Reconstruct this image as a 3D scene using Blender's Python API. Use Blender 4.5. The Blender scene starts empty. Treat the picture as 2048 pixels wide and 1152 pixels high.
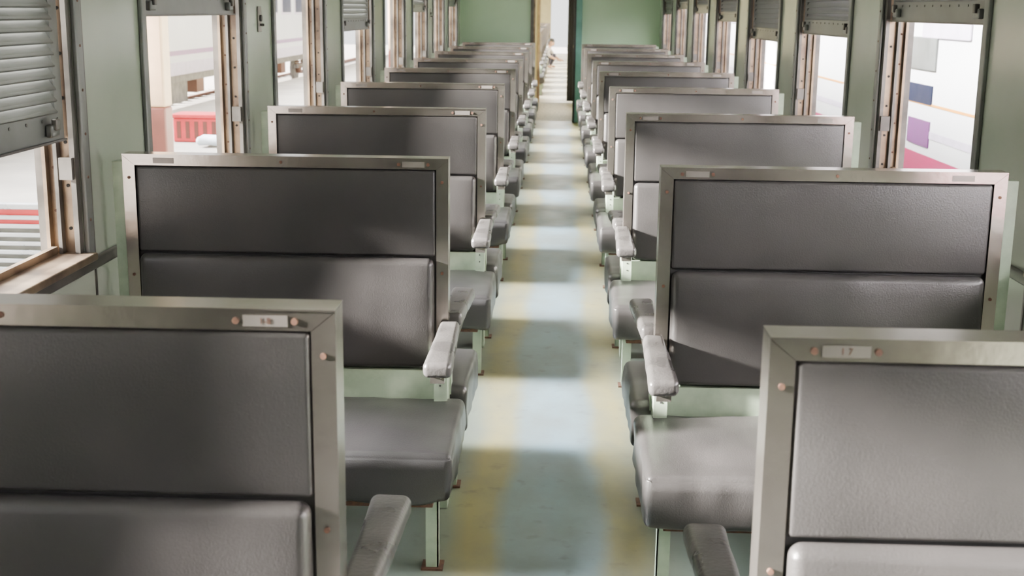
import bpy, bmesh, math, random
from mathutils import Vector, Matrix, noise
random.seed(4)
scene = bpy.context.scene
COL = scene.collection

# ------------------------------------------------------------------ materials
def mat(name, c1, c2=None, rough=0.5, metal=0.0, scale=6.0, bump=0.0, bscale=40.0, spec=0.5, stretch=(1,1,1), rvar=0.1, coat=0.0, contrast=(0.35,0.65), emit=None, estr=0):
    m = bpy.data.materials.new(name); m.use_nodes = True
    nt = m.node_tree; N = nt.nodes; L = nt.links
    b = N['Principled BSDF']
    c2 = c2 or tuple(x*0.85 for x in c1)
    tc = N.new('ShaderNodeTexCoord'); mp = N.new('ShaderNodeMapping')
    mp.inputs['Scale'].default_value = stretch
    L.new(tc.outputs['Object'], mp.inputs['Vector'])
    nz = N.new('ShaderNodeTexNoise'); nz.inputs['Scale'].default_value = scale; nz.inputs['Detail'].default_value = 6
    L.new(mp.outputs[0], nz.inputs['Vector'])
    cr = N.new('ShaderNodeValToRGB')
    cr.color_ramp.elements[0].position = contrast[0]; cr.color_ramp.elements[0].color = (*c2, 1)
    cr.color_ramp.elements[1].position = contrast[1]; cr.color_ramp.elements[1].color = (*c1, 1)
    L.new(nz.outputs['Fac'], cr.inputs[0]); L.new(cr.outputs[0], b.inputs['Base Color'])
    mr = N.new('ShaderNodeMapRange'); mr.inputs['To Min'].default_value = max(0.02, rough-rvar); mr.inputs['To Max'].default_value = min(1, rough+rvar)
    L.new(nz.outputs['Fac'], mr.inputs['Value']); L.new(mr.outputs[0], b.inputs['Roughness'])
    b.inputs['Metallic'].default_value = metal
    b.inputs['Specular IOR Level'].default_value = spec
    b.inputs['Coat Weight'].default_value = coat
    if bump > 0:
        n2 = N.new('ShaderNodeTexNoise'); n2.inputs['Scale'].default_value = bscale; n2.inputs['Detail'].default_value = 4
        L.new(mp.outputs[0], n2.inputs['Vector'])
        bp = N.new('ShaderNodeBump'); bp.inputs['Strength'].default_value = bump; bp.inputs['Distance'].default_value = 0.01
        L.new(n2.outputs['Fac'], bp.inputs['Height']); L.new(bp.outputs[0], b.inputs['Normal'])
    if emit:
        b.inputs['Emission Color'].default_value = (*emit, 1); b.inputs['Emission Strength'].default_value = estr
    return m

M = {}
M['vinyl'] = mat('grey_vinyl', (0.038,0.035,0.035), (0.025,0.024,0.024), rough=0.34, scale=3, bump=0.10, bscale=260, rvar=0.08)
M['arm'] = mat('armrest_vinyl', (0.085,0.079,0.077), (0.045,0.042,0.042), rough=0.29, scale=9, bump=0.12, bscale=110)
M['alu'] = mat('worn_aluminium', (0.52,0.475,0.44), (0.38,0.34,0.31), rough=0.23, metal=0.95, scale=3, bump=0.04, bscale=40, rvar=.10)
M['bronze'] = mat('bronze_rail', (0.38,0.28,0.19), (0.14,0.10,0.075), rough=0.35, metal=0.75, scale=8)
M['darkmetal'] = mat('dark_window_metal', (0.13,0.12,0.11), (0.06,0.055,0.05), rough=0.35, metal=0.5, scale=8)
M['mint'] = mat('mint_paint', (0.44,0.54,0.41), (0.30,0.38,0.28), rough=0.4, scale=14, bump=0.08)
M['wall'] = mat('green_wall_paint', (0.45,0.48,0.41), (0.35,0.41,0.33), rough=0.20, scale=1.2, bump=0.05, bscale=6, rvar=0.06)
M['endwall'] = mat('pale_green_wall_paint', (0.50,0.68,0.49), (0.45,0.63,0.45), rough=0.45, scale=1.5)
M['ceil'] = mat('ceiling_paint', (0.68,0.70,0.65), (0.60,0.63,0.58), rough=0.5, scale=2)
M['rust'] = mat('rusty_screw', (0.16,0.08,0.05), (0.08,0.04,0.03), rough=0.7, metal=0.3, scale=80)
M['black'] = mat('dark_rubber', (0.03,0.03,0.03), (0.015,0.015,0.015), rough=0.7)
M['shutter'] = mat('shutter_grey', (0.18,0.185,0.18), (0.11,0.115,0.11), rough=0.34, metal=0.3, scale=5)
M['plate'] = mat('number_plate', (0.30,0.27,0.25), (0.20,0.18,0.17), rough=0.4, metal=0.6)
M['teal'] = mat('teal_door_paint', (0.12,0.27,0.23), (0.08,0.2,0.17), rough=0.4)
M['cream'] = mat('cream_paint', (0.78,0.72,0.50), (0.7,0.64,0.42), rough=0.45)
M['tread'] = mat('tread_plate', (0.60,0.58,0.52), (0.35,0.33,0.3), rough=0.4, metal=0.3, scale=30)
M['tanfloor'] = mat('tan_floor', (0.50,0.42,0.26), (0.30,0.27,0.2), rough=0.3, scale=3, stretch=(1,0.5,1))
M['white'] = mat('white_coach_paint', (0.85,0.85,0.85), (0.78,0.78,0.80), rough=0.35, scale=1)
M['purple'] = mat('purple_stripe', (0.16,0.035,0.17), (0.12,0.03,0.13), rough=0.35)
M['magenta'] = mat('magenta_stripe', (0.45,0.01,0.12), (0.38,0.01,0.10), rough=0.35)
M['orange'] = mat('orange_stripe', (0.85,0.35,0.05), rough=0.35)
M['lilac'] = mat('lilac_stripe', (0.70,0.62,0.75), rough=0.35)
M['navy'] = mat('dark_coach_glass', (0.005,0.008,0.03), rough=0.5, spec=.2)
M['under'] = mat('underframe_grey', (0.16,0.15,0.14), (0.08,0.075,0.07), rough=0.7, scale=6)
M['concrete'] = mat('platform_concrete', (0.36,0.33,0.30), (0.27,0.25,0.23), rough=0.8, scale=1.5)
M['ballast'] = mat('ballast', (0.30,0.27,0.25), (0.14,0.13,0.12), rough=0.9, scale=18, bump=0.6, bscale=30)
M['tan'] = mat('tan_column_paint', (0.50,0.33,0.21), (0.42,0.28,0.18), rough=0.5)
M['maroon'] = mat('maroon_column_paint', (0.12,0.03,0.02), (0.09,0.024,0.016), rough=0.5)
M['red'] = mat('red_plastic', (0.50,0.03,0.04), (0.40,0.025,0.03), rough=0.4)
M['bag'] = mat('white_sack', (0.60,0.66,0.74), (0.5,0.56,0.64), rough=0.7, scale=10)
M['silver'] = mat('silver_slats', (0.62,0.62,0.63), (0.5,0.5,0.52), rough=0.3, metal=0.6)
M['skin'] = mat('skin', (0.55,0.34,0.24), (0.5,0.3,0.2), rough=0.5)
M['hair'] = mat('black_hair', (0.015,0.012,0.01), rough=0.5)
M['shirt'] = mat('white_shirt', (0.75,0.72,0.70), (0.65,0.62,0.6), rough=0.8)
M['trousers'] = mat('dark_trousers', (0.03,0.03,0.05), rough=0.8)
M['curtain'] = mat('dark_curtain_cloth', (0.03,0.035,0.04), (0.02,0.02,0.025), rough=0.9)
M['fill_tube'] = mat('fill_lamp_tube', (0.9,0.9,0.9), rough=0.4, emit=(1,0.97,0.9), estr=1.0)  # glowing tubes of the added fill lamps

def floor_material():
    m = bpy.data.materials.new('painted_floor'); m.use_nodes = True
    nt = m.node_tree; N = nt.nodes; L = nt.links; b = N['Principled BSDF']
    tc = N.new('ShaderNodeTexCoord'); sep = N.new('ShaderNodeSeparateXYZ'); L.new(tc.outputs['Object'], sep.inputs[0])
    nz = N.new('ShaderNodeTexNoise'); nz.inputs['Scale'].default_value = 1.6; nz.inputs['Detail'].default_value = 6
    L.new(tc.outputs['Object'], nz.inputs['Vector'])
    def math_(op, a, bb=None, c=None):
        n = N.new('ShaderNodeMath'); n.operation = op
        for i, v in enumerate((a, bb, c)):
            if v is None: continue
            if hasattr(v, 'is_linked'): L.new(v, n.inputs[i])
            else: n.inputs[i].default_value = v
        return n.outputs[0]
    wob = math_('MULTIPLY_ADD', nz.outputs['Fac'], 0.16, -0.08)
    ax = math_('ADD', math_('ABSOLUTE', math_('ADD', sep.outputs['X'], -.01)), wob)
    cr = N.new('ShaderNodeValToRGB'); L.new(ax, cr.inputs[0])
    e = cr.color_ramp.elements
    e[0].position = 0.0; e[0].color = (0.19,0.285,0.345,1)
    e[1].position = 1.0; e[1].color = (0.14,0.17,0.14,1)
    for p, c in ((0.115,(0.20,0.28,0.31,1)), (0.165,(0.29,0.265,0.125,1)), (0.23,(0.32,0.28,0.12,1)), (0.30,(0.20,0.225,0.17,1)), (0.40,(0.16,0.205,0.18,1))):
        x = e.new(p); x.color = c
    n2 = N.new('ShaderNodeTexNoise'); n2.inputs['Scale'].default_value = 1.5; n2.inputs['Detail'].default_value = 8; n2.inputs['Roughness'].default_value = 0.6
    mp = N.new('ShaderNodeMapping'); mp.inputs['Scale'].default_value = (1.3,.9,1); mp.inputs['Location'].default_value=(3.3,1.2,0); L.new(tc.outputs['Object'], mp.inputs[0])
    L.new(mp.outputs[0], n2.inputs['Vector'])
    r2 = N.new('ShaderNodeValToRGB'); L.new(n2.outputs['Fac'], r2.inputs[0])
    r2.color_ramp.elements[0].position = 0.40; r2.color_ramp.elements[0].color = (0,0,0,1)
    r2.color_ramp.elements[1].position = 0.60; r2.color_ramp.elements[1].color = (1,1,1,1)
    mx = N.new('ShaderNodeMix'); mx.data_type = 'RGBA'
    sc = math_('MULTIPLY', r2.outputs[0], 0.65)
    L.new(sc, mx.inputs['Factor']); L.new(cr.outputs[0], mx.inputs[6]); mx.inputs[7].default_value = (0.135,0.15,0.135,1)
    n4 = N.new('ShaderNodeTexNoise'); n4.inputs['Scale'].default_value = 14; n4.inputs['Detail'].default_value = 7
    L.new(tc.outputs['Object'], n4.inputs['Vector'])
    r4 = N.new('ShaderNodeValToRGB'); L.new(n4.outputs['Fac'], r4.inputs[0])
    r4.color_ramp.elements[0].position = 0.60; r4.color_ramp.elements[0].color = (0,0,0,1)
    r4.color_ramp.elements[1].position = 0.75; r4.color_ramp.elements[1].color = (.5,.5,.5,1)
    mx2 = N.new('ShaderNodeMix'); mx2.data_type='RGBA'; L.new(r4.outputs[0], mx2.inputs['Factor']); L.new(mx.outputs[2], mx2.inputs[6]); mx2.inputs[7].default_value=(0.09,0.09,0.08,1)
    L.new(mx2.outputs[2], b.inputs['Base Color'])
    n3 = N.new('ShaderNodeTexNoise'); n3.inputs['Scale'].default_value = 5; n3.inputs['Detail'].default_value = 6
    L.new(tc.outputs['Object'], n3.inputs['Vector'])
    mr = N.new('ShaderNodeMapRange'); mr.inputs['To Min'].default_value = 0.22; mr.inputs['To Max'].default_value = 0.46
    L.new(n3.outputs['Fac'], mr.inputs['Value']); L.new(mr.outputs[0], b.inputs['Roughness'])
    bp = N.new('ShaderNodeBump'); bp.inputs['Strength'].default_value = 0.15; bp.inputs['Distance'].default_value = 0.01
    L.new(n3.outputs['Fac'], bp.inputs['Height']); L.new(bp.outputs[0], b.inputs['Normal'])
    return m
M['floor'] = floor_material()

# ------------------------------------------------------------------ mesh builder
class MB:
    def __init__(s):
        s.bm = bmesh.new(); s.mats = []
    def mi(s, m):
        if m not in s.mats: s.mats.append(m)
        return s.mats.index(m)
    def box(s, lo, hi, m):
        lo = Vector(lo); hi = Vector(hi)
        for i in range(3):
            if lo[i] > hi[i]: lo[i], hi[i] = hi[i], lo[i]
        v = [s.bm.verts.new((x,y,z)) for x in (lo.x,hi.x) for y in (lo.y,hi.y) for z in (lo.z,hi.z)]
        for f in ((0,1,3,2),(4,6,7,5),(0,4,5,1),(2,3,7,6),(0,2,6,4),(1,5,7,3)):
            fa = s.bm.faces.new([v[i] for i in f]); fa.material_index = s.mi(m)
    def prism(s, poly, a0, a1, m, axis='y', smooth=False):
        def P(p, a):
            return {'y': (p[0], a, p[1]), 'x': (a, p[0], p[1]), 'z': (p[0], p[1], a)}[axis]
        A = [s.bm.verts.new(P(p, a0)) for p in poly]; B = [s.bm.verts.new(P(p, a1)) for p in poly]
        n = len(poly); mi = s.mi(m)
        f = s.bm.faces.new(A); f.material_index = mi
        f = s.bm.faces.new(B[::-1]); f.material_index = mi
        for i in range(n):
            f = s.bm.faces.new((A[i], B[i], B[(i+1)%n], A[(i+1)%n])); f.material_index = mi; f.smooth = smooth
    def cyl(s, c, r, a0, a1, m, axis='y', seg=16):
        poly = [(c[0]+r*math.cos(2*math.pi*i/seg), c[1]+r*math.sin(2*math.pi*i/seg)) for i in range(seg)]
        s.prism(poly, a0, a1, m, axis, smooth=True)
    def rbox(s, lo, hi, r, m, fn=None, step=0.07, seg=3):
        lo = Vector(lo); hi = Vector(hi)
        for i in range(3):
            if lo[i] > hi[i]: lo[i], hi[i] = hi[i], lo[i]
        r = min(r, min((hi-lo))*0.499)
        T = []
        for i in range(3):
            a, b = lo[i], hi[i]
            t = [a + r*(k/seg) for k in range(seg)]
            n = max(1, int(round((b-a-2*r)/step)))
            t += [a+r + (b-a-2*r)*k/n for k in range(n+1)]
            t += [b - r*(1-(k+1)/seg) for k in range(seg)]
            T.append(t)
        mi = s.mi(m); cache = {}
        def V(p):
            k = (round(p[0],6), round(p[1],6), round(p[2],6))
            if k not in cache:
                p = Vector(p); q = Vector([min(max(p[i], lo[i]+r), hi[i]-r) for i in range(3)])
                d = p-q
                if d.length > 1e-9: 
                    d2 = Vector([math.tan(max(-1,min(1,c/r))*math.pi/4) for c in d]); p = q + d2.normalized()*r
                if fn:
                    nrm = d.normalized() if d.length > 1e-9 else Vector((0,0,1))
                    uvw = Vector([(k_-a)/(b-a) for k_,a,b in zip(p, lo, hi)])
                    p = fn(p, nrm, uvw)
                cache[k] = s.bm.verts.new(p)
            return cache[k]
        for ax in range(3):
            i1, i2 = [(1,2),(0,2),(0,1)][ax]
            for side in (lo[ax], hi[ax]):
                for a in range(len(T[i1])-1):
                    for b in range(len(T[i2])-1):
                        ps = []
                        for (x, y) in ((a,b),(a+1,b),(a+1,b+1),(a,b+1)):
                            p = [0,0,0]; p[ax] = side; p[i1] = T[i1][x]; p[i2] = T[i2][y]; ps.append(V(p))
                        if len(set(ps)) == 4:
                            try:
                                f = s.bm.faces.new(ps); f.material_index = mi; f.smooth = True
                            except ValueError: pass
    def finish(s, name, loc=(0,0,0), parent=None, link=True):
        bmesh.ops.recalc_face_normals(s.bm, faces=s.bm.faces)
        me = bpy.data.meshes.new(name); s.bm.to_mesh(me); s.bm.free()
        for m in s.mats: me.materials.append(M[m])
        if not link: return me
        return place(me, name, loc, parent)
def place(me, name, loc=(0,0,0), parent=None):
    o = bpy.data.objects.new(name, me); COL.objects.link(o); o.location = loc
    if parent: o.parent = parent
    return o

# ------------------------------------------------------------------ bench
W = 0.940; TOP = 1.05
def bench_mesh(s, rear=True, seed=0):
    b = MB()
    X = lambda u: s*u
    def bx(u0,u1,y0,y1,z0,z1,m): b.box((X(u0),y0,z0),(X(u1),y1,z1),m)
    fw = 0.035; rw = .029; T = 0.03; g = 0.0007
    b.prism([(X(0),.43),(X(fw),.43),(X(fw),TOP-rw-g),(X(0),TOP-g)], -T, T, 'alu')
    b.prism([(X(W),.0),(X(W-fw),.0),(X(W-fw),TOP-rw-g),(X(W),TOP-g)], -T, T, 'alu')
    b.prism([(X(0+g),TOP),(X(fw),TOP-rw),(X(W-fw),TOP-rw),(X(W-g),TOP)], -T, T, 'alu')
    b.box((X(0.0),-T-.002,TOP),(X(W),T+.002,TOP+.003),'alu')
    bx(fw-.003, W-fw+.003, -.012,.012,.24,TOP-rw+.002,'black')
    bx(W+.001, W+.03, -.028,.028,0,1.03,'mint')
    bx(0.002, .05, -.045,.045,.0,.43,'mint')
    bx(0.05, W-.035, -.045,.045,.20,.43,'mint')
    for sy in ((-1,1) if rear else (-1,)):
        Y = lambda v: sy*v
        bx(-.002,.036,Y(.046),Y(.095),.33,.50,'mint')
        def up(p,n,u):
            k = math.sin(math.pi*min(max(u.x,0),1))**.4*math.sin(math.pi*min(max(u.z,0),1))**.5
            return Vector((p.x, p.y + (sy*.006*k if n.y*sy > .5 else 0), p.z))
        b.rbox((X(fw+.002),Y(.012),.768),(X(W-fw-.002),Y(.030),TOP-rw-.002), .010,'vinyl',up)
        def lo_(p,n,u):
            ux = min(max(u.x,0),1); uz = min(max(u.z,0),1)
            k = (math.sin(math.pi*ux)**.35)*(math.sin(math.pi*uz)**.6)
            nz = noise.noise(Vector((p.x*5+seed,p.z*7,sy*3)))*.005 + noise.noise(Vector((p.x*16+seed,p.z*5,sy*5)))*.0025
            return Vector((p.x, p.y + (sy*(.014*k+nz) if n.y*sy > .3 else 0), p.z))
        b.rbox((X(fw+.005),Y(.012),.435),(X(W-fw-.005),Y(.052),.764), .020,'vinyl',lo_, step=.035)
        def cu(p,n,u):
            ux = min(max(u.x,0),1); uy = min(max(u.y,0),1)
            q = p.copy()
            if n.z > .3:
                q.z += .012*(math.sin(math.pi*ux)**.4)*(math.sin(math.pi*uy)**.5)
            fr = min(max((abs(p.y)-.05)/.48,0),1)
            q.z -= .006*fr if n.z > .3 else 0
            side = 1.0 if n.z < .6 else .45
            nv = noise.noise(Vector((p.x*5+seed, p.y*5, p.z*9+sy)))*.008 + side*noise.noise(Vector((p.x*20, p.y*14+seed, p.z*16)))*.005
            q += n*nv
            if n.z < -.2: q.z += noise.noise(Vector((p.x*9,seed,sy)))*.012
            return q
        b.rbox((X(-.052),Y(.05),.205),(X(W-.01),Y(.530),.350), .020,'vinyl',cu, step=.025)
        bx(.0, W-.03, Y(.10),Y(.50),.190,.214,'rust')
        a0,a1 = (.034,.428) if sy<0 else (.050,.510)
        def ar(p,n,u):
            fr = (abs(p.y)-a0)/(a1-a0)
            cx = X(-.006)
            q = p.copy(); q.x = cx + (p.x-cx)*(0.74+.26*max(0,min(1,fr)))
            q.z += .010*(1-fr)**2 - .010*fr*fr
            q += n*(noise.noise(Vector((p.x*20+seed,p.y*12,p.z*20+sy)))*.002)
            return q
        b.rbox((X(-.044),Y(a0),.528),(X(.034),Y(a1),.572), .016,'arm',ar, step=.025)
        bx(-.022,.016,Y(.03),Y(a1-.025),.500,.528,'alu')
        for (u,z) in ((.018,.985),(.018,.72),(.018,.52),(W-.018,.985),(W-.018,.70),(.48,TOP-.014)):
            b.cyl((X(u),z), .0045, Y(T), Y(T+.0025),'rust','y',10)
        for u in (.058,.142): b.cyl((X(u),TOP-.015), .005, Y(T), Y(T+.003),'rust','y',10)
        bx(.068,.132, Y(T),Y(T+.0016),TOP-.023,TOP-.007,'plate')
        for k in range(3): b.cyl((X(.018),.46-.03*k), .003, Y(.095), Y(.0962),'black','y',8)
        bx(W-.15,W-.09, Y(T),Y(T+.0016),TOP-.023,TOP-.007,'plate')
    for (u0,yy) in ((-.012,-.465),(-.012,.13 if rear else .06),(W-.07,-.465),(W-.07,.40 if rear else .06)):
        bx(u0,u0+.034,yy,yy+.004,.0,.205,'mint'); bx(u0,u0+.004,yy,yy+.034,.0,.205,'mint')
        bx(u0-.012,u0+.046,yy-.012,yy+.046,.0,.006,'rust')
    return b.finish('train_bench_seat', link=False)

LM = [bench_mesh(-1, True, k*3.1) for k in range(2)]
RM = [bench_mesh(1, True, 7+k*3.1) for k in range(2)]
LH = bench_mesh(-1, False, 2); RH = bench_mesh(1, False, 5)
S = 1.835
XL, XR = -.309, .286
for n in range(-1, 9):
    yl = 1.735 + S*n; yr = 1.635 + 1.822*n
    if n == 8:
        place(LH,'train_bench_seat',(XL,yl,0)); place(RH,'train_bench_seat',(XR,yr,0))
    else:
        a = place(LM[n%2],'train_bench_seat',(XL,yl,0)); c = place(RM[n%2],'train_bench_seat',(XR,yr,0))
        if n == 0: BL, BR = a, c
def text(body, name, size, loc, parent, rot=(math.radians(90),0,0)):
    cu = bpy.data.curves.new(name,'FONT'); cu.body = body; cu.size = size; cu.extrude = .0004; cu.align_x='CENTER'; cu.align_y='CENTER'
    cu.materials.append(M['rust'])
    o = bpy.data.objects.new(name, cu); COL.objects.link(o); o.parent = parent; o.location = loc; o.rotation_euler = rot
text('1-8','seat_number',.013,(-.10,-.0322,TOP-.015),BL)
text('1 7','seat_number',.013,(.10,-.0322,TOP-.015),BR)

# ------------------------------------------------------------------ shell
XW = 1.32; TH = .12; Y0 = -2.6; YE = 16.95; ZS = .77; ZT = 1.62; ZC = 1.86
WY = [0.30+1.85*k for k in range(-1, 9)]; WW = 1.25
def side_wall(s, name, y0, y1, wy, m='wall'):
    b = MB()
    b.box((s*XW,y0,0),(s*(XW+TH),y1,ZS),m)
    b.box((s*XW,y0,ZT),(s*(XW+TH),y1,ZC),m)
    e = [y0]
    for w in wy: e += [w, w+WW]
    e.append(y1)
    for i in range(0,len(e),2):
        if e[i+1]-e[i] > .01: b.box((s*XW,e[i],ZS),(s*(XW+TH),e[i+1],ZT),m)
    for i in range(0,len(e),2):
        c = (e[i]+e[i+1])/2
        if e[i+1]-e[i] > .3 and m == 'wall':
            b.box((s*(XW-.004),c-.30+.065,.0),(s*XW,c-.30+.075,ZC),'darkmetal')
    return b.finish(name)
side_wall(-1,'wall_left',Y0,YE,WY); side_wall(1,'wall_right',Y0,YE,WY)
for s,nm in ((-1,'trim_1'),(1,'trim_2')):
    b = MB(); b.rbox((s*(XW-.018),Y0+.01,.735),(s*(XW-.0005),YE-.01,.768),.006,'darkmetal',step=5)
    b.finish(nm)
for s,nm in ((-1,'baseboard_left'),(1,'baseboard_right')):
    b = MB(); b.box((s*(XW-.008),Y0+.01,.0),(s*(XW-.0005),YE-.01,.09),'darkmetal'); b.finish(nm)

b = MB(); b.box((-XW-TH,Y0-.1,-.08),(XW+TH,YE+.1,0),'floor'); b.finish('floor')
def ceiling(name, y0, y1):
    b = MB(); n = 20; inner=[]; outer=[]
    for i in range(n+1):
        a = math.pi*i/n
        inner.append((-(XW)*math.cos(a), ZC+.42*abs(math.sin(a))**.9)); 
        outer.append((-(XW+TH)*math.cos(a), ZC+.50*math.sin(a)**.9 if 0<i<n else ZC))
    b.prism(inner+outer[::-1], y0, y1, 'ceil', 'y', smooth=True)
    return b.finish(name)
ceiling('ceiling', Y0, YE)

def louvre(s, y0, y1, zb, parent):
    b = MB(); x = s*(XW+.020); x2 = s*(XW+.045)
    zt = ZT-.001; fr = .055
    b.box((x,y0,zb),(x2,y1,zb+.075),'shutter')
    b.box((x,y0,zb+.075),(x2,y0+fr,zt),'shutter'); b.box((x,y1-fr,zb+.075),(x2,y1,zt),'shutter')
    z = zb+.072
    while z < zt-.04:
        poly = []
        for k in range(5):
            t = k/4; poly.append((s*(XW+.012+.024*t), z+.002+.036*t**1.3))
        for k in range(4,-1,-1):
            t = k/4; poly.append((s*(XW+.015+.024*t), z-.002+.036*t**1.3))
        b.prism(poly, y0+fr-.004, y1-fr+.004, 'shutter','y', smooth=False)
        z += .0305
    for k in range(12):
        yy = y0+.04+(y1-y0-.08)*k/11
        b.cyl((yy,zb+.055),.004,x-s*.002,x,'darkmetal','x',8)
    for yy in (y1-.10, y0+.10):
        b.rbox((x-s*.020,yy-.028,zb+.012),(x-s*.0005,yy+.028,zb+.045),.006,'shutter')
        b.rbox((x-s*.028,yy-.014,zb+.030),(x-s*.012,yy+.014,zb+.060),.004,'darkmetal')
    b.box((x-s*.008,y0,zb-.006),(x2,y1,zb),'darkmetal')
    return b.finish('louvre_shutter',parent=parent)
win_n = 0
def window(s, y0, zb, rail=0.0, detail=True):
    global win_n; win_n += 1
    y1 = y0+WW; b = MB(); e = .001
    for (a,c) in ((y0-.045,y0),(y1,y1+.045)):
        b.rbox((s*(XW-.014),a,ZS-.0),(s*(XW-.0005),c,ZT+.04),.004,'shutter',step=3)
    b.rbox((s*(XW-.040),y0-.05,ZS-.000),(s*(XW+TH-.002),y1-.001,ZS+.022),.006,'bronze',step=3)
    for (d0,d1,pr,m) in ((.0,.014,.030,'darkmetal'),(.014,.048,.008,'bronze'),(.048,.058,.034,'darkmetal'),(.058,.080,.010,'bronze'),(.080,.090,.036,'bronze'),(.090,.118,.014,'darkmetal')):
        b.box((s*(XW+d0),y1-pr,ZS+.022),(s*(XW+d1),y1-e,ZT-e),m)
        b.box((s*(XW+d0),y0+e,ZS+.022),(s*(XW+d1),y0+pr*.5,ZT-e),m)
    for z in (.86,.98,1.10,1.22,1.34,1.46):
        b.cyl((s*(XW+.031),z),.005,y1-.0105,y1-.008,'black','y',8)
        b.cyl((s*(XW+.069),z+.05),.004,y1-.0125,y1-.010,'rust','y',8)
        b.cyl((y1+.022,z+.02),.004,s*(XW-.016),s*(XW-.013),'rust','x',8)
    b.box((s*(XW+.004),y1-.045,1.0),(s*(XW+.04),y1-.030,1.06),'darkmetal')
    if rail > 0:
        b.box((s*(XW+.062),y0+.02,ZS+.022),(s*(XW+.078),y1-.034,ZS+.022+rail),'bronze')
    b.box((s*(XW+.004),y0+.01,ZT-.03),(s*(XW+.115),y1-.01,ZT-e),'darkmetal')
    o = b.finish('window_%d'%win_n)
    if zb < ZT-.05: louvre(s, y0+.020, y1-.04, zb, o)
    return o
LZ = {2:1.115, 3:1.44, 4:1.60, 5:1.33, 6:1.60, 7:1.44, 8:1.6}
RZ = {2:1.45, 3:1.445, 4:1.365, 5:1.30, 6:1.40, 7:1.46, 8:1.5}
for i,y in enumerate(WY):
    window(-1,y,LZ.get(i,1.50), .03 if i!=2 else .02)
    window(1,y,RZ.get(i,1.44), .06)

def hook(s,y,z):
    b = MB(); x = s*(XW-.001)
    b.rbox((x,y-.03,z-.055),(x-s*.006,y+.03,z+.055),.003,'plate',step=.2)
    b.cyl((y,z+.005),.014,x-s*.006,x-s*.014,'black','x',12)
    b.rbox((x-s*.006,y-.006,z-.03),(x-s*.025,y+.006,z-.018),.004,'darkmetal',step=.2)
    b.finish('coat_hook')
hook(-1,5.56,1.415); hook(-1,12.98,1.415)

def endwall(name,y,x0,x1,zd,m='endwall',th=.06):
    b = MB(); 
    b.box((-XW+.001,y,0),(x0,y+th,ZC),m); b.box((x1,y,0),(XW-.001,y+th,ZC),m); b.box((x0,y,zd),(x1,y+th,ZC),m)
    n=16; poly=[(-(XW-.002)*math.cos(math.pi*i/n), ZC+.42*abs(math.sin(math.pi*i/n))**.9) for i in range(n+1)]
    b.prism(poly,y,y+th,m,'y')
    return b.finish(name)
DX0, DX1 = -.345, .19
endwall('wall_far',YE-.06,DX0,DX1,1.9)
b = MB(); b.box((-XW,Y0-.06,0),(XW,Y0,ZC),'endwall')
n=16; poly=[(-(XW-.002)*math.cos(math.pi*i/n), ZC+.42*abs(math.sin(math.pi*i/n))**.9) for i in range(n+1)]
b.prism(poly,Y0-.06,Y0,'endwall','y'); b.finish('wall_near')
b = MB()
b.box((DX0-.04,YE-.085,0),(DX0,YE+.02,1.94),'darkmetal'); b.box((DX1+.028,YE-.12,0),(DX1+.105,YE+.02,1.94),'teal'); b.box((DX1,YE-.11,0),(DX1+.028,YE+.02,1.94),'black'); b.box((DX0-.04,YE-.085,1.9),(DX1+.03,YE+.02,1.94),'darkmetal')
b.box((DX0,YE-.07,.0),(DX0+.022,YE+.01,1.9),'bronze')
b.finish('trim_3')
b = MB(); b.box((DX1+.035,YE+.03,.012),(DX1+.07,YE+.57,1.9),'teal')
b.box((DX1+.030,YE+.09,.25),(DX1+.035,YE+.5,.95),'mint'); b.box((DX1+.030,YE+.09,1.1),(DX1+.035,YE+.5,1.7),'mint')
b.cyl((YE+.5,.98),.02,DX1,DX1+.035,'alu','x',14)
b.finish('door_1')

# ------------------------------------------------------------------ gangway + next coach
G0, G1 = YE+.1, 20.5
b = MB(); b.box((-.75,G0,-.08),(.75,G1,0),'tread')
for k in range(34):
    y = G0+.05+k*.1
    b.box((-.55,y,0),(.55,y+.02,.004),'tread')
b.finish('gangway_floor')
b = MB()
for s in (-1,1):
    b.box((s*.56,G0-.10,0),(s*.60,G0+1.0,2.1),'cream'); b.box((s*.56,G0+1.9,0),(s*.60,G1,2.1),'cream')
    b.box((s*.56,G0+1.0,0),(s*.60,G0+1.9,.9),'cream')
b.box((-.60,G0-.10,2.1),(.60,G1,2.14),'cream')
b.finish('wall_gangway')
side_wall(-1,'wall_next_coach_left',G1,44,[G1+.9+1.85*k for k in range(12)],'cream')
side_wall(1,'wall_next_coach_right',G1,44,[G1+.9+1.85*k for k in range(12)],'cream')
b = MB(); b.box((-XW-TH,G1,-.08),(XW+TH,44,0),'tanfloor'); b.finish('floor_next_coach')
ceiling('ceiling_next_coach',G1,44)
endwall('wall_next_coach_entry',G1,-.31,.33,1.95,'cream')
endwall('wall_next_coach_end',43.9,-.3,.3,1.9,'cream')
b = MB(); b.box((-.35,G1-.03,0),(-.31,G1+.07,1.97),'bronze'); b.box((.33,G1-.03,0),(.37,G1+.07,1.97),'bronze'); b.finish('trim_4')
for n in range(11):
    y = G1+2.2+1.845*n
    if 31 < y < 34.5: continue
    place(LM[n%2],'train_bench_seat',(XL,y,0)); place(RM[n%2],'train_bench_seat',(XR+.02,y-.05,0))
b = MB(); npt = 24
front = [(.13+.20*i/npt, G1-.16+.022*math.sin(i*1.6)) for i in range(npt+1)]
back = [(x,y+.012) for x,y in front[::-1]]
b.prism(front+back,.04,2.0,'curtain','z',smooth=True); 
b.cyl((G1-.15,2.01),.012,.08,.55,'darkmetal','x',10)
b.finish('door_curtain')

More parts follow.
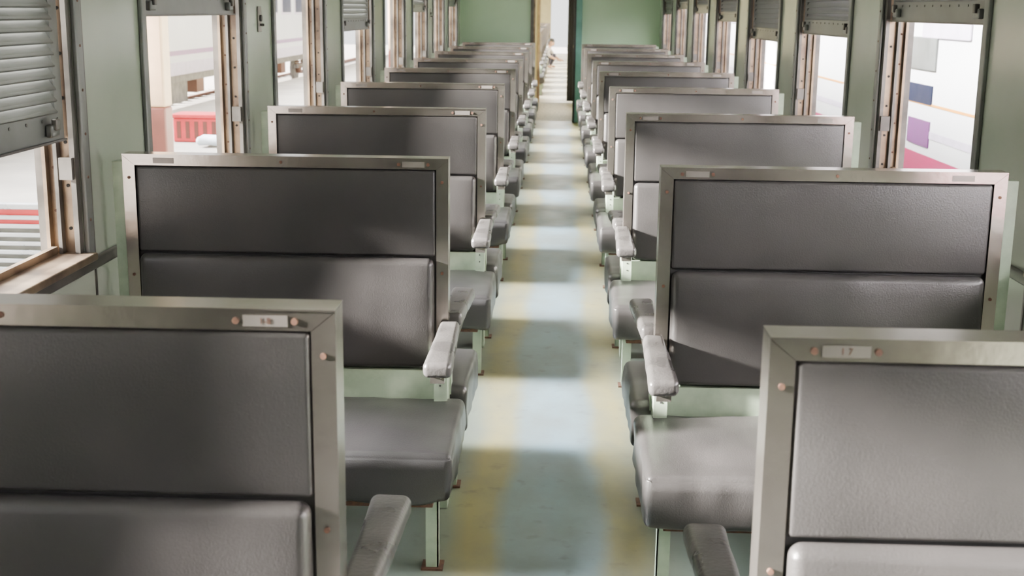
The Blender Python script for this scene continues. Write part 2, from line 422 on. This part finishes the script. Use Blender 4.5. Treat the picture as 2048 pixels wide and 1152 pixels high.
def person(loc, rotz):
    root = bpy.data.objects.new('person', None); COL.objects.link(root); root.location = loc; root.rotation_euler = (0,0,rotz)
    J = {'pel':(0,0,.20),'sp1':(.02,0,.33),'sp2':(.10,0,.46),'neck':(.17,0,.54),'hd':(.20,0,.585),
         'hl':(.0,.09,.19),'kl':(.30,.14,.36),'al':(.16,.13,.07),'tl':(.30,.14,.035),
         'hr':(.0,-.09,.19),'kr':(.31,-.12,.37),'ar':(.17,-.12,.07),'tr':(.31,-.13,.035),
         'sl':(.13,.16,.48),'el':(.26,.20,.30),'wl':(.40,.12,.24),
         'sr':(.13,-.16,.48),'er':(.27,-.20,.31),'wr':(.41,-.10,.24)}
    R = {'pel':.115,'sp1':.11,'sp2':.115,'neck':.05,'hd':.045,'hl':.085,'kl':.055,'al':.036,'tl':.03,'hr':.085,'kr':.055,'ar':.036,'tr':.03,
         'sl':.05,'el':.038,'wl':.026,'sr':.05,'er':.038,'wr':.026}
    E = [('pel','sp1','shirt'),('sp1','sp2','shirt'),('sp2','neck','shirt'),('neck','hd','skin'),
         ('pel','hl','trousers'),('hl','kl','trousers'),('kl','al','trousers'),('al','tl','skin'),
         ('pel','hr','trousers'),('hr','kr','trousers'),('kr','ar','trousers'),('ar','tr','skin'),
         ('sp2','sl','shirt'),('sl','el','shirt'),('el','wl','skin'),('sp2','sr','shirt'),('sr','er','shirt'),('er','wr','skin')]
    def skinned(J,R,E,rootk,name,mats):
        keys = list(J); me = bpy.data.meshes.new(name+'_cage'); me.from_pydata([J[k] for k in keys],[(keys.index(a),keys.index(c)) for a,c,_ in E],[])
        o = bpy.data.objects.new(name+'_cage',me); COL.objects.link(o)
        sk = o.modifiers.new('s','SKIN'); sk.use_smooth_shade = True
        for k,v in zip(keys, me.skin_vertices[0].data): v.radius = (R[k],R[k]); v.use_root = (k==rootk)
        ss = o.modifiers.new('ss','SUBSURF'); ss.levels = 2; ss.render_levels = 2
        dg = bpy.context.evaluated_depsgraph_get(); ev = o.evaluated_get(dg)
        nm = bpy.data.meshes.new_from_object(ev); bpy.data.objects.remove(o)
        nm.materials.clear()
        for m in mats: nm.materials.append(M[m])
        for p in nm.polygons:
            c = Vector(p.center); best = None
            for a,d,l in E:
                A=Vector(J[a]); B=Vector(J[d]); t=max(0,min(1,(c-A).dot(B-A)/(B-A).length_squared)); dist=(c-(A+(B-A)*t)).length-.5*(R[a]*(1-t)+R[d]*t)
                if best is None or dist < best[0]: best=(dist,l)
            p.material_index = mats.index(best[1]); p.use_smooth = True
        return place(nm, name, (0,0,0), root)
    skinned(J,R,E,'pel','body',['shirt','trousers','skin'])
    for sgn,w in ((1,'wl'),(-1,'wr')):
        P = Vector(J[w])
        HJ={'w':P,'p':P+Vector((.05,0,-.015))}; HR={'w':.024,'p':.03}; HE=[('w','p','skin')]
        for f in range(4):
            o = Vector((.085,(f-1.5)*.02,-.02)); l = (.03,.035,.032,.024)[f]
            HJ['a%d'%f]=P+o; HJ['b%d'%f]=P+o+Vector((l,0,-.015)); HJ['c%d'%f]=P+o+Vector((l+.015,0,-.035))
            HR['a%d'%f]=.010; HR['b%d'%f]=.009; HR['c%d'%f]=.008
            HE += [('p','a%d'%f,'skin'),('a%d'%f,'b%d'%f,'skin'),('b%d'%f,'c%d'%f,'skin')]
        HJ['t']=P+Vector((.055,-sgn*.04,-.02)); HJ['t2']=P+Vector((.085,-sgn*.05,-.03)); HR['t']=.011; HR['t2']=.009
        HE += [('p','t','skin'),('t','t2','skin')]
        skinned(HJ,HR,HE,'w','hand',['skin'])
    bm = bmesh.new(); bmesh.ops.create_uvsphere(bm,u_segments=24,v_segments=16,radius=1)
    for v in bm.verts:
        x,y,z = v.co
        k = 1-.28*max(0,-z)
        v.co = Vector((x*.092*k+.006*(z<-.3)*(x>0), y*.072*k, z*.105))
        if x>.85 and abs(y)<.25 and -.35<z<.15: v.co.x += .018
    for f in bm.faces:
        c=f.calc_center_median(); f.smooth=True
        f.material_index = 1 if (c.z>.045 or c.x< -.0 and c.z>-.06) else 0
    for v in bm.verts:
        if v.co.z>.045 or (v.co.x<0 and v.co.z>-.06): v.co *= 1.09
    me = bpy.data.meshes.new('head'); bm.to_mesh(me); bm.free(); me.materials.append(M['skin']); me.materials.append(M['hair'])
    h = place(me,'head',(.225,0,.655),root); h.rotation_euler=(0,math.radians(25),0)
    b = MB()
    for sy in (-1,1):
        b.rbox((-.01,sy*.068,-.025),(.015,sy*.082,.03),.006,'skin',step=.1)
        b.rbox((.078,sy*.022,.005),(.092,sy*.042,.017),.005,'hair',step=.1)
    b.rbox((.078,-.022,-.052),(.092,.022,-.042),.004,'maroon',step=.1)
    f = b.finish('face_features',parent=h)
person((-.42,32.6,0), math.radians(-20))

def fill_lamp(y, e=14, z=2.24):  # out-of-view fixture, added to fill the interior with light
    b = MB(); b.rbox((-.07,y-.62,z-.035),(.07,y+.62,z+.03),.01,'ceil',step=1)
    b.cyl((.03,z-.05),.014,y-.58,y+.58,'fill_tube','y',12); b.cyl((-.03,z-.05),.014,y-.58,y+.58,'fill_tube','y',12)
    o = b.finish('added_fill_lamp')
    l = bpy.data.lights.new('fill_light','AREA'); l.shape='RECTANGLE'; l.size=.12; l.size_y=1.2; l.energy=e; l.color=(1,.97,.9)
    lo = bpy.data.objects.new('fill_light',l); COL.objects.link(lo); lo.parent=o; lo.location=(0,y,z-.075)
for k in range(5): fill_lamp(-.6+3.7*k, 1)
for k in range(6): fill_lamp(G1+2+3.7*k, 40)  # stronger added fill to brighten the next coach

# ------------------------------------------------------------------ outside
def coach(name, x, s, y0, y1, zb, zt, windows=True):
    b = MB(); w = 2.7
    b.box((x,y0,zb),(x-s*w,y1,zt),'white')
    xs = x; e=.006
    def band(z0,z1,m,ya=y0,yb=y1,d=e): b.box((xs,ya,z0),(xs+s*d,yb,z1),m)
    band(zb,zb+.27,'magenta' if s<0 else 'lilac')
    if s < 0: band(zb+.42,zb+.48,'lilac'); band(zb+.69,zb+.710,'orange')
    y=y0+.9
    while y < y1-2:
        b.rbox((xs-s*.01,y,zb+1.25),(xs+s*.02,y+1.3,zb+1.95),.05,'lilac',step=2)
        if s>0: b.rbox((xs-s*.01,y+.05,zb+1.30),(xs+s*.025,y+1.25,zb+1.90),.05,'navy',step=2)
        y += 1.85
    n=10; poly=[(x-s*w/2 - s*(-w/2)*math.cos(math.pi*i/n), zt+.35*math.sin(math.pi*i/n)) for i in range(n+1)]
    b.prism(poly,y0,y1,'lilac','y',smooth=True)
    b.box((x-s*.12,y0,zb-.18),(x-s*(w-.12),y1,zb),'under')
    y = y0+2.5
    while y < y1-2:
        for dy in (0,2.0):
            b.cyl((y+dy,zb-.53),.42,x-s*.45,x-s*.58,'under','x',24); b.cyl((y+dy,zb-.53),.12,x-s*.30,x-s*.45,'rust','x',16)
            for q in (-.22,.22):
                for r in range(4): b.cyl((x-s*.38,y+dy+q),.075,zb-.44+r*.07,zb-.40+r*.07,'rust','z',12)
        b.box((x-s*.32,y-.5,zb-.48),(x-s*.42,y+2.5,zb-.36),'under')
        b.box((x-s*.25,y+3.4,zb-.65),(x-s*1.0,y+5.0,zb-.18),'under'); b.box((x-s*.2,y+5.6,zb-.5),(x-s*.8,y+6.2,zb-.18),'rust')
        y += 9
    return b
b = coach('c',3.15,-1,-4,40,.02,2.4)
b.box((3.15,10.75,.36),(3.138,11.4,.58),'purple'); b.box((3.15,10.75,.72),(3.138,11.45,.88),'navy')
b.rbox((3.16,10.7,1.00),(3.13,11.6,1.28),.012,'shutter',step=1)
b.finish('passenger_coach')
b = coach('c',-8.2,1,-6,48,.0,2.2); b.box((-8.2,-6,.42),(-8.19,48,.52),'purple'); b.finish('passenger_coach')
b = MB(); b.box((-60,-30,-1.3),(60,90,-1.1),'ballast'); b.finish('ground')
b = MB(); b.box((-6.3,-20,-1.1),(-1.75,70,-.2),'concrete'); b.finish('station_platform')
b = MB()
for x in (-9.0,-10.2,4.0,5.2): b.box((x-.035,-20,-1.1),(x+.035,70,-.97),'rust')
for k in range(80):
    y=-15+k*.8
    b.box((-10.8,y,-1.1),(-8.4,y+.25,-1.03),'concrete')
b.finish('railway_track')
def column(x,y,w=.19):
    b = MB(); b.rbox((x-w/2,y-w/2,-.195),(x+w/2,y+w/2,.68),.02,'maroon',step=2); b.rbox((x-w/2,y-w/2,.68),(x+w/2,y+w/2,4.2),.02,'tan',step=5)
    b.box((x-w/2-.04,y-w/2-.04,-.195),(x+w/2+.04,y+w/2+.04,-.12),'concrete')
    b.finish('station_column')
for yy in (2.0,9.95,17.5,24.5): column(-3.20,yy)
b = MB(); cx,cy=-4.5,15.7
b.rbox((cx-.3,cy-.2,-.199),(cx+.3,cy+.2,.10),.02,'red',step=.3); b.rbox((cx-.32,cy-.22,.10),(cx+.32,cy+.22,.15),.015,'red',step=.3)
for k in range(5): b.box((cx-.25+k*.11,cy-.205,-.15),(cx-.20+k*.11,cy-.199,.06),'maroon')
b.finish('red_crate')
b = MB()
b.rbox((-4.35,14.9,-.165),(-4.0,15.2,-.06),.05,'bag',fn=lambda p,n,u: p+n*(noise.noise(p*6)*.03),step=.05); b.finish('white_sack')
b = MB(); px,py=-3.15,6.9
for k in range(8):
    z=-.08+k*.050
    b.rbox((px-.38,py,z),(px+.55,py+.02,z+.026),.008,'silver',step=1)
    b.rbox((px-.38,py-.06-k*.052,-.10),(px+.55,py-.025-k*.052,-.08),.008,'silver',step=1)
for x in (px-.40,px+.55):
    b.rbox((x,py-.01,-.199),(x+.03,py+.03,.34),.012,'silver'); b.rbox((x,py-.45,-.199),(x+.03,py-.42,-.08),.012,'silver')
b.rbox((px-.40,py-.01,.33),(px+.58,py+.03,.37),.015,'silver',step=1)
b.rbox((px-.40,py-.47,-.12),(px+.58,py+.0,-.10),.006,'silver',step=1)
b.box((px-.38,py+.032,-.05),(px+.55,py+.045,.22),'under'); b.box((px-.38,py+.032,.22),(px+.55,py+.045,.33),'red')
b.finish('slatted_platform_seat')

# ------------------------------------------------------------------ lighting : hazy sky with an added bright patch apart from the sun, lighting the aisle floor
w = bpy.data.worlds.new('hazy_sky'); scene.world = w; w.use_nodes = True
nt = w.node_tree; N = nt.nodes; L = nt.links
bg = N['Background']; bg.inputs[0].default_value=(0.98,0.98,0.98,1)
tc = N.new('ShaderNodeTexCoord')
dp = N.new('ShaderNodeVectorMath'); dp.operation='DOT_PRODUCT'; dp.inputs[1].default_value = Vector((-1,.03,.80)).normalized()
L.new(tc.outputs['Generated'], dp.inputs[0])
mxn = N.new('ShaderNodeMath'); mxn.operation='MAXIMUM'; mxn.inputs[1].default_value=0; L.new(dp.outputs['Value'], mxn.inputs[0])
pw = N.new('ShaderNodeMath'); pw.operation='POWER'; pw.inputs[1].default_value=70; L.new(mxn.outputs[0], pw.inputs[0])
ma = N.new('ShaderNodeMath'); ma.operation='MULTIPLY_ADD'; ma.inputs[1].default_value=680; ma.inputs[2].default_value=2.5; L.new(pw.outputs[0], ma.inputs[0])
L.new(ma.outputs[0], bg.inputs[1])
sl = bpy.data.lights.new('sun','SUN'); sl.energy=150; sl.angle=math.radians(5); sl.color=(1,.95,.87)
so = bpy.data.objects.new('sun',sl); COL.objects.link(so); so.location=(-20,-10,20)
so.rotation_euler = Vector((1,.18,-.31)).to_track_quat('-Z','Y').to_euler()

# ------------------------------------------------------------------ camera
F = 2500.0; rho = .012; H = 1.47
vx, vy = 1120-1024, 20-576
ux = vx*math.cos(rho)+vy*math.sin(rho); uy = -vx*math.sin(rho)+vy*math.cos(rho)
pitch = math.atan2(-uy, F); yaw = math.atan2(ux, math.hypot(F,uy))
cam = bpy.data.cameras.new('camera'); co = bpy.data.objects.new('camera',cam); COL.objects.link(co); scene.camera = co
cam.sensor_width = 36; cam.lens = F/2048*36; cam.clip_end = 300; cam.clip_start=.02
R = Matrix.Rotation(yaw,4,'Z') @ Matrix.Rotation(math.pi/2-pitch,4,'X') @ Matrix.Rotation(rho,4,'Z')
co.matrix_world = Matrix.Translation((0,0,H)) @ R
cam.dof.use_dof = True; cam.dof.focus_distance = 3.6; cam.dof.aperture_fstop = 8
